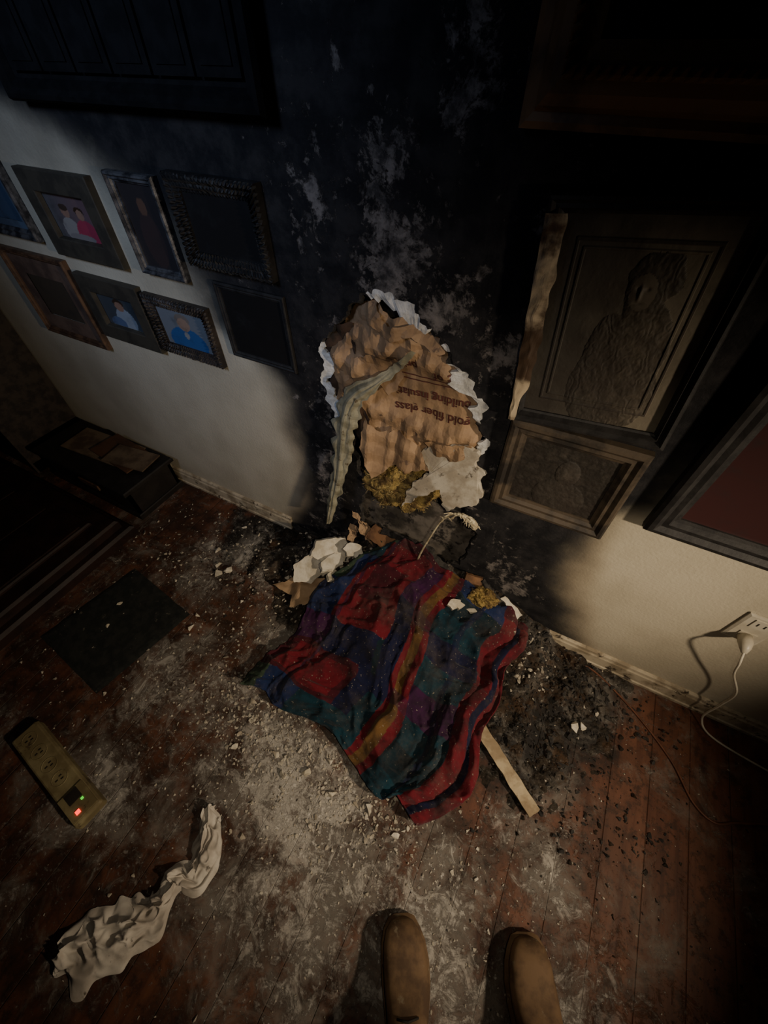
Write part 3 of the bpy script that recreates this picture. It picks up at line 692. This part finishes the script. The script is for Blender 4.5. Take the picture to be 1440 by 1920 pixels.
# ---------------------------------------------------------------- BLACK MAT
g=MB()
co=[Vector((-1.48,-.90,0)),Vector((-1.10,-.94,0)),Vector((-1.03,-.56,0)),Vector((-1.41,-.51,0))]
def bil(u,w):
    return (co[0]*(1-u)+co[1]*u)*(1-w)+(co[3]*(1-u)+co[2]*u)*w
g.grid(30,30,lambda u,w:bil(u,w)+Vector((0,0,.006*min(1,20*min(u,1-u,w,1-w))+.001*noise.noise(Vector((u*6,w*6,0))))),0)
g.obj('black_floor_mat',[simple('rubber_mat',(.008,.010,.009),(.018,.019,.017),30,.95,.5,dirt=(.10,.09,.07),dirtlo=.62)])
# ---------------------------------------------------------------- POWER STRIP
pwm=[simple('aged_cream_plastic',(.30,.25,.13),(.18,.14,.07),12,.5,.2,dirt=(.07,.05,.03),dirtlo=.58),simple('dark_plastic',(.03,.025,.02),None,20,.5,.2)]
def emis(n,c,s):
    m,nt,b=newmat(n);b.inputs['Base Color'].default_value=(*c,1);b.inputs['Emission Color'].default_value=(*c,1);b.inputs['Emission Strength'].default_value=s;return m
pwm+= [emis('led_red',(1,.02,.01),3),emis('led_green',(.1,.9,.05),.8)]
T=Matrix.Translation((-.995,-1.15,0))@Matrix.Rotation(math.radians(-7),4,'Z')
g=MB();HL=.195;HW=.042
ringz=[(0,0,.0),(0,.0,.026),(.004,.004,.034),(.008,.008,.036)]
def rr(k):
    a,b_,z=k;o=[]
    for sx_,sy_ in((-1,-1),(1,-1),(1,1),(-1,1)):
        for t in range(5):
            th=math.atan2(sy_,sx_)+(t-2)*math.pi/8;rad=.008
            o.append(T@Vector((sx_*(HL-rad-a)+rad*math.cos(th),sy_*(HW-rad-b_)+rad*math.sin(th),z)))
    return o
vv=sum([rr(k) for k in ringz],[]);n=20
g.add(vv,[(i*n+j,i*n+(j+1)%n,(i+1)*n+(j+1)%n,(i+1)*n+j) for i in range(3) for j in range(n)]+[tuple(3*n+j for j in range(n))],0)
for i in range(4):
    x=-.15+i*.062
    ringp=[T@Vector((x+.022*math.cos(t*math.pi/8),.022*math.sin(t*math.pi/8),.0362)) for t in range(17)]
    g.tube(ringp,.0012,5,0)
    for dx,dy in((-.006,.005),(.006,.005),(0,-.009)): g.box(x+dx-.0015,x+dx+.0015,dy-.004,dy+.004,.0355,.0372,1,None,T)
g.box(.095,.185,-.036,.036,.036,.040,0,None,T);g.box(.10,.135,-.018,.018,.040,.043,1,None,T)
g.box(.160,.172,-.018,-.006,.040,.0425,2,None,T);g.box(.140,.147,.010,.017,.040,.0425,3,None,T)
g.obj('power_strip',pwm)
# ---------------------------------------------------------------- CRUMPLED RAG
g=MB();pr=spline([(-.635,-1.40,0),(-.575,-1.355,0),(-.51,-1.29,0),(-.475,-1.22,0),(-.485,-1.16,0),(-.43,-1.13,0),(-.455,-1.06,0),(-.51,-1.0,0)],12)
wd=[.035,.075,.065,.040,.028,.04,.038,.018]
def rag(u,w):
    p=ev(pr,u);q=ev(pr,min(1,u+.02))-ev(pr,max(0,u-.02));q.normalize();sd=Vector((-q.y,q.x,0))
    k=u*(len(wd)-1);i=int(min(k,len(wd)-2));ww=wd[i]+(wd[i+1]-wd[i])*(k-i)
    ww*=1+.45*noise.noise(Vector((u*12,w*2.5,4)))
    s=(w-.5)*2
    z=.003+.008*(1-s*s)+.024*ridge(noise.noise(Vector((u*9,w*2.5+u*5,2))),2.4)**1.5*(1-s*s)+.010*ridge(noise.noise(Vector((u*22+w*5,w*6,7))),2.2)*(1-abs(s))
    return p+sd*ww*s+Vector((.010*noise.noise(Vector((u*22,w*5,1))),.010*noise.noise(Vector((u*22,w*5,9))),max(.002,z)))
g.grid(200,50,rag,0)
g.obj('crumpled_rag',[simple('dirty_white_cotton',(.62,.57,.49),(.42,.37,.31),10,.9,.4,dirt=(.12,.10,.08),dirtlo=.60)],smooth=True)
# ---------------------------------------------------------------- CORD + OUTLET
g=MB();g.tube([p+Vector((0,0,.004)) for p in spline([(.40,-.035,0),(.46,-.04,0),(.55,-.085,0),(.64,-.145,0),(.73,-.225,0),(.79,-.31,0),(.85,-.335,0),(.92,-.30,0),(1.05,-.26,0),(1.3,-.3,0)],8)],.0035,8)
g.obj('brown_power_cord',[simple('brown_flex',(.16,.06,.03),(.1,.04,.02),20,.5,.1)],smooth=True)
WP=simple('white_plastic',(.62,.57,.46),(.5,.45,.35),15,.4,.1)
g=MB()
g.add([(x,y,z) for (x,z,y) in((.62,.445,-.001),(.70,.445,-.001),(.70,.565,-.001),(.62,.565,-.001),(.62,.445,-.005),(.70,.445,-.005),(.70,.565,-.005),(.62,.565,-.005),(.626,.451,-.008),(.694,.451,-.008),(.694,.559,-.008),(.626,.559,-.008))],
 [(0,1,5,4),(1,2,6,5),(2,3,7,6),(3,0,4,7),(4,5,9,8),(5,6,10,9),(6,7,11,10),(7,4,8,11),(8,9,10,11)],0)
for zc in(.475,.535):
    g.box(.641,.679,-.0105,-.008,zc-.017,zc+.017,0)
    for dx in(-.008,.008): g.box(.66+dx-.0015,.66+dx+.0015,-.0112,-.0105,zc-.005,zc+.007,1)
g.obj('wall_outlet',[WP,pwm[1]])
g=MB()
g.tube([(.66,-.0112,.475),(.66,-.03,.475),(.66,-.045,.472),(.66,-.058,.466)],[.017,.017,.013,.006],12)
g.tube(spline([(.66,-.056,.467),(.665,-.075,.44),(.70,-.06,.36),(.77,-.045,.25),(.79,-.04,.14),(.80,-.05,.03),(.86,-.09,.006),(1.1,-.12,.006)],8),.0033,8)
g.obj('appliance_plug',[WP],smooth=True)
# ---------------------------------------------------------------- LEFT FURNITURE
DW=simple('dark_mahogany',(.022,.010,.007),(.012,.006,.005),12,.5,.3,dirt=(.04,.028,.02),dirtlo=.64)
DK=simple('blackened_wood',(.010,.008,.007),(.016,.013,.011),16,.6,.3)
g=MB()
def bev(g,x0,x1,y0,y1,z0,z1,bv,mi=0):
    vv=[]
    for z,i in((z0,0),(z1-bv,0),(z1,bv)):
        vv+=[(x0+i,y0+i,z),(x1-i,y0+i,z),(x1-i,y1-i,z),(x0+i,y1-i,z)]
    g.add(vv,[(k*4+j,k*4+(j+1)%4,(k+1)*4+(j+1)%4,(k+1)*4+j) for k in(0,1) for j in range(4)]+[(8,9,10,11),(3,2,1,0)],mi)
bev(g,-2.75,-1.56,-1.25,-.36,0,.05,.012);bev(g,-2.72,-1.60,-1.22,-.39,.05,.095,.010);bev(g,-2.66,-1.68,-1.16,-.46,.095,.11,.006)
for k in range(4): g.box(-2.62+k*.235,-2.62+k*.235+.22,-1.12,-.50,.108,.116,0)
g.obj('low_wooden_platform',[DW])
g=MB()
bev(g,-2.25,-1.60,-.30,-.03,.0,.03,.004);g.box(-2.24,-1.61,-.29,-.275,.03,.17,0);g.box(-2.24,-2.225,-.29,-.04,.03,.17,0);g.box(-1.625,-1.61,-.29,-.04,.03,.17,0);g.box(-2.24,-1.61,-.055,-.04,.03,.17,0)
bev(g,-2.26,-1.59,-.31,-.025,.17,.19,.005);g.box(-1.99,-1.85,-.297,-.29,.08,.11,1)
g.obj('low_black_cabinet',[DK,FM['brown']])
g=MB()
for i,(x,y,a,w_,h_) in enumerate(((-1.95,-.13,4,.40,.16),(-1.82,-.12,-6,.30,.15),(-1.74,-.13,8,.24,.12))):
    T=Matrix.Translation((x,y,.191+i*.008))@Matrix.Rotation(math.radians(a),4,'Z')
    g.box(-w_/2,w_/2,-h_/2,h_/2,0,.006,i%2,None,T)
g.obj('stacked_papers',[simple('smoky_paper',(.16,.11,.065),(.08,.05,.03),10,.8,.2),simple('brown_folder',(.10,.045,.02),(.06,.03,.015),10,.7,.2)])
g=MB()
g.box(-3.2,-2.36,-.32,-.30+.29,0,.06,0);g.box(-2.385,-2.36,-.33,-.005,0,1.5,1);g.box(-3.2,-3.17,-.33,-.005,0,1.5,0);g.box(-3.17,-2.385,-.02,-.005,0,1.5,0)
for z in(.34,.66,.98,1.3,1.48): g.box(-3.17,-2.385,-.32,-.02,z,z+.022,0)
g.obj('tall_bookcase',[DK,FM['dark']])
g=MB()
for k,z in enumerate((.065,.364,.684,1.004)):
    x=-3.14
    while x<-2.5:
        t=random.uniform(.02,.045);hh=random.uniform(.17,.25);g.box(x,x+t,-.26,-.06,z,z+hh,random.randrange(3));x+=t+.002
g.obj('row_of_books',[FM['dark'],simple('book_cloth',(.12,.1,.08),(.06,.05,.04),10,.8,.2),simple('book_red',(.08,.02,.02),None,10,.8,.2)])
# ---------------------------------------------------------------- BOOTS
LEA=simple('brown_boot_leather',(.165,.10,.052),(.085,.05,.028),18,.75,.4,.002,dirt=(.20,.155,.10),dirtlo=.58,detail=10)
SOL=simple('boot_sole',(.02,.016,.013),None,30,.8,.4)
def boot(name,tip,ang,mir=1):
    T=Matrix.Translation((tip[0],tip[1],0))@Matrix.Rotation(ang,4,'Z')   # local +y = toe direction, tip at origin
    g=MB()
    S=[(.0,.012,.030,.0),(.006,.028,.048,0),(.02,.041,.062,0),(.045,.050,.071,.002),(.08,.054,.078,.004),(.115,.053,.090,.004),(.145,.049,.110,.003),(.17,.045,.135,.001),(.195,.042,.165,0),(.225,.042,.20,0),(.255,.042,.22,0),(.28,.037,.22,0),(.295,.026,.215,0),(.302,.010,.205,0)]
    n=20;vv=[]
    for (s,w_,h_,off) in S:
        for k in range(n):
            t=2*math.pi*k/n;cx=math.cos(t);cz=math.sin(t)
            ex=.62
            x=w_*math.copysign(abs(cx)**ex,cx);z=(h_-.018)/2*(1+math.copysign(abs(cz)**.75,cz))+.018
            x*=1-.30*sm(.09,.17,z) if h_>.1 else 1
            vv.append(T@Vector((x+off*mir,-s,z+.0015*noise.noise(Vector((x*60,s*50,z*60))))))
    g.add(vv,[(i*n+k,i*n+(k+1)%n,(i+1)*n+(k+1)%n,(i+1)*n+k) for i in range(len(S)-1) for k in range(n)]+[tuple(range(n))[::-1],tuple((len(S)-1)*n+k for k in range(n))],0)
    for (zz0,zz1,ex,mi) in((.0,.016,.004,1),(.016,.022,.006,0)):
        o=[]
        for side in(1,-1):
            seq=S if side==1 else S[::-1]
            for (s,w_,h_,off) in seq: o.append((side*(w_+ex)+off*mir,-s+(ex if s<.01 else 0)))
        k=len(o);g.add([T@Vector((x,y,z)) for z in(zz0,zz1) for x,y in o],[tuple(range(k)),tuple(range(k,2*k))[::-1]]+[(i,k+i,k+(i+1)%k,(i+1)%k) for i in range(k)],mi)
    g.tube([T@Vector((.052*math.cos(t),-.082-.012*math.sin(t),.02+.060*math.sin(t))) for t in [math.pi*i/16 for i in range(17)]],.0016,5,1)
    for i in range(5):
        y=-.15-.016*i;z=.118+.020*i+.003
        g.tube([T@Vector((-.024,y,z-.006)),T@Vector((0,y-.003,z+.003)),T@Vector((.024,y,z-.006))],.0022,6,1)
    return g.obj(name,[LEA,SOL],smooth=True)
boot('leather_work_boot',(.105,-.94),math.radians(30),1)
boot('leather_work_boot',(.40,-.825),math.radians(26),-1)
# ---------------------------------------------------------------- LIGHTS
w=bpy.data.worlds.new('world');SC.world=w;w.use_nodes=True;w.node_tree.nodes['Background'].inputs[0].default_value=(.45,.45,.5,1);w.node_tree.nodes['Background'].inputs[1].default_value=.010
def aim(o,t): o.rotation_euler=(Vector(t)-o.location).to_track_quat('-Z','Y').to_euler()
l=bpy.data.lights.new('torch','SPOT');l.energy=98;l.color=(1,.82,.60);l.spot_size=math.radians(82);l.spot_blend=1;l.shadow_soft_size=.04
o=bpy.data.objects.new('handheld_torch_light',l);COL.objects.link(o);o.location=(1.30,-.75,1.25);aim(o,(-.25,-.38,.27))
l=bpy.data.lights.new('phone','SPOT');l.energy=19;l.color=(1,.86,.66);l.spot_size=math.radians(94);l.spot_blend=1;l.shadow_soft_size=.01
o=bpy.data.objects.new('phone_flash_light',l);COL.objects.link(o);o.location=(.10,-.82,1.50);aim(o,(-.22,-.32,.30))
l=bpy.data.lights.new('cool','SPOT');l.energy=58;l.color=(.55,.69,1.);l.spot_size=math.radians(60);l.spot_blend=1;l.shadow_soft_size=.25
o=bpy.data.objects.new('cool_spot_light',l);COL.objects.link(o);o.location=(-1.0,-1.7,2.2);aim(o,(-1.15,0,1.22))  # cool spot, source unseen and unidentified, aimed at the upper-left wall
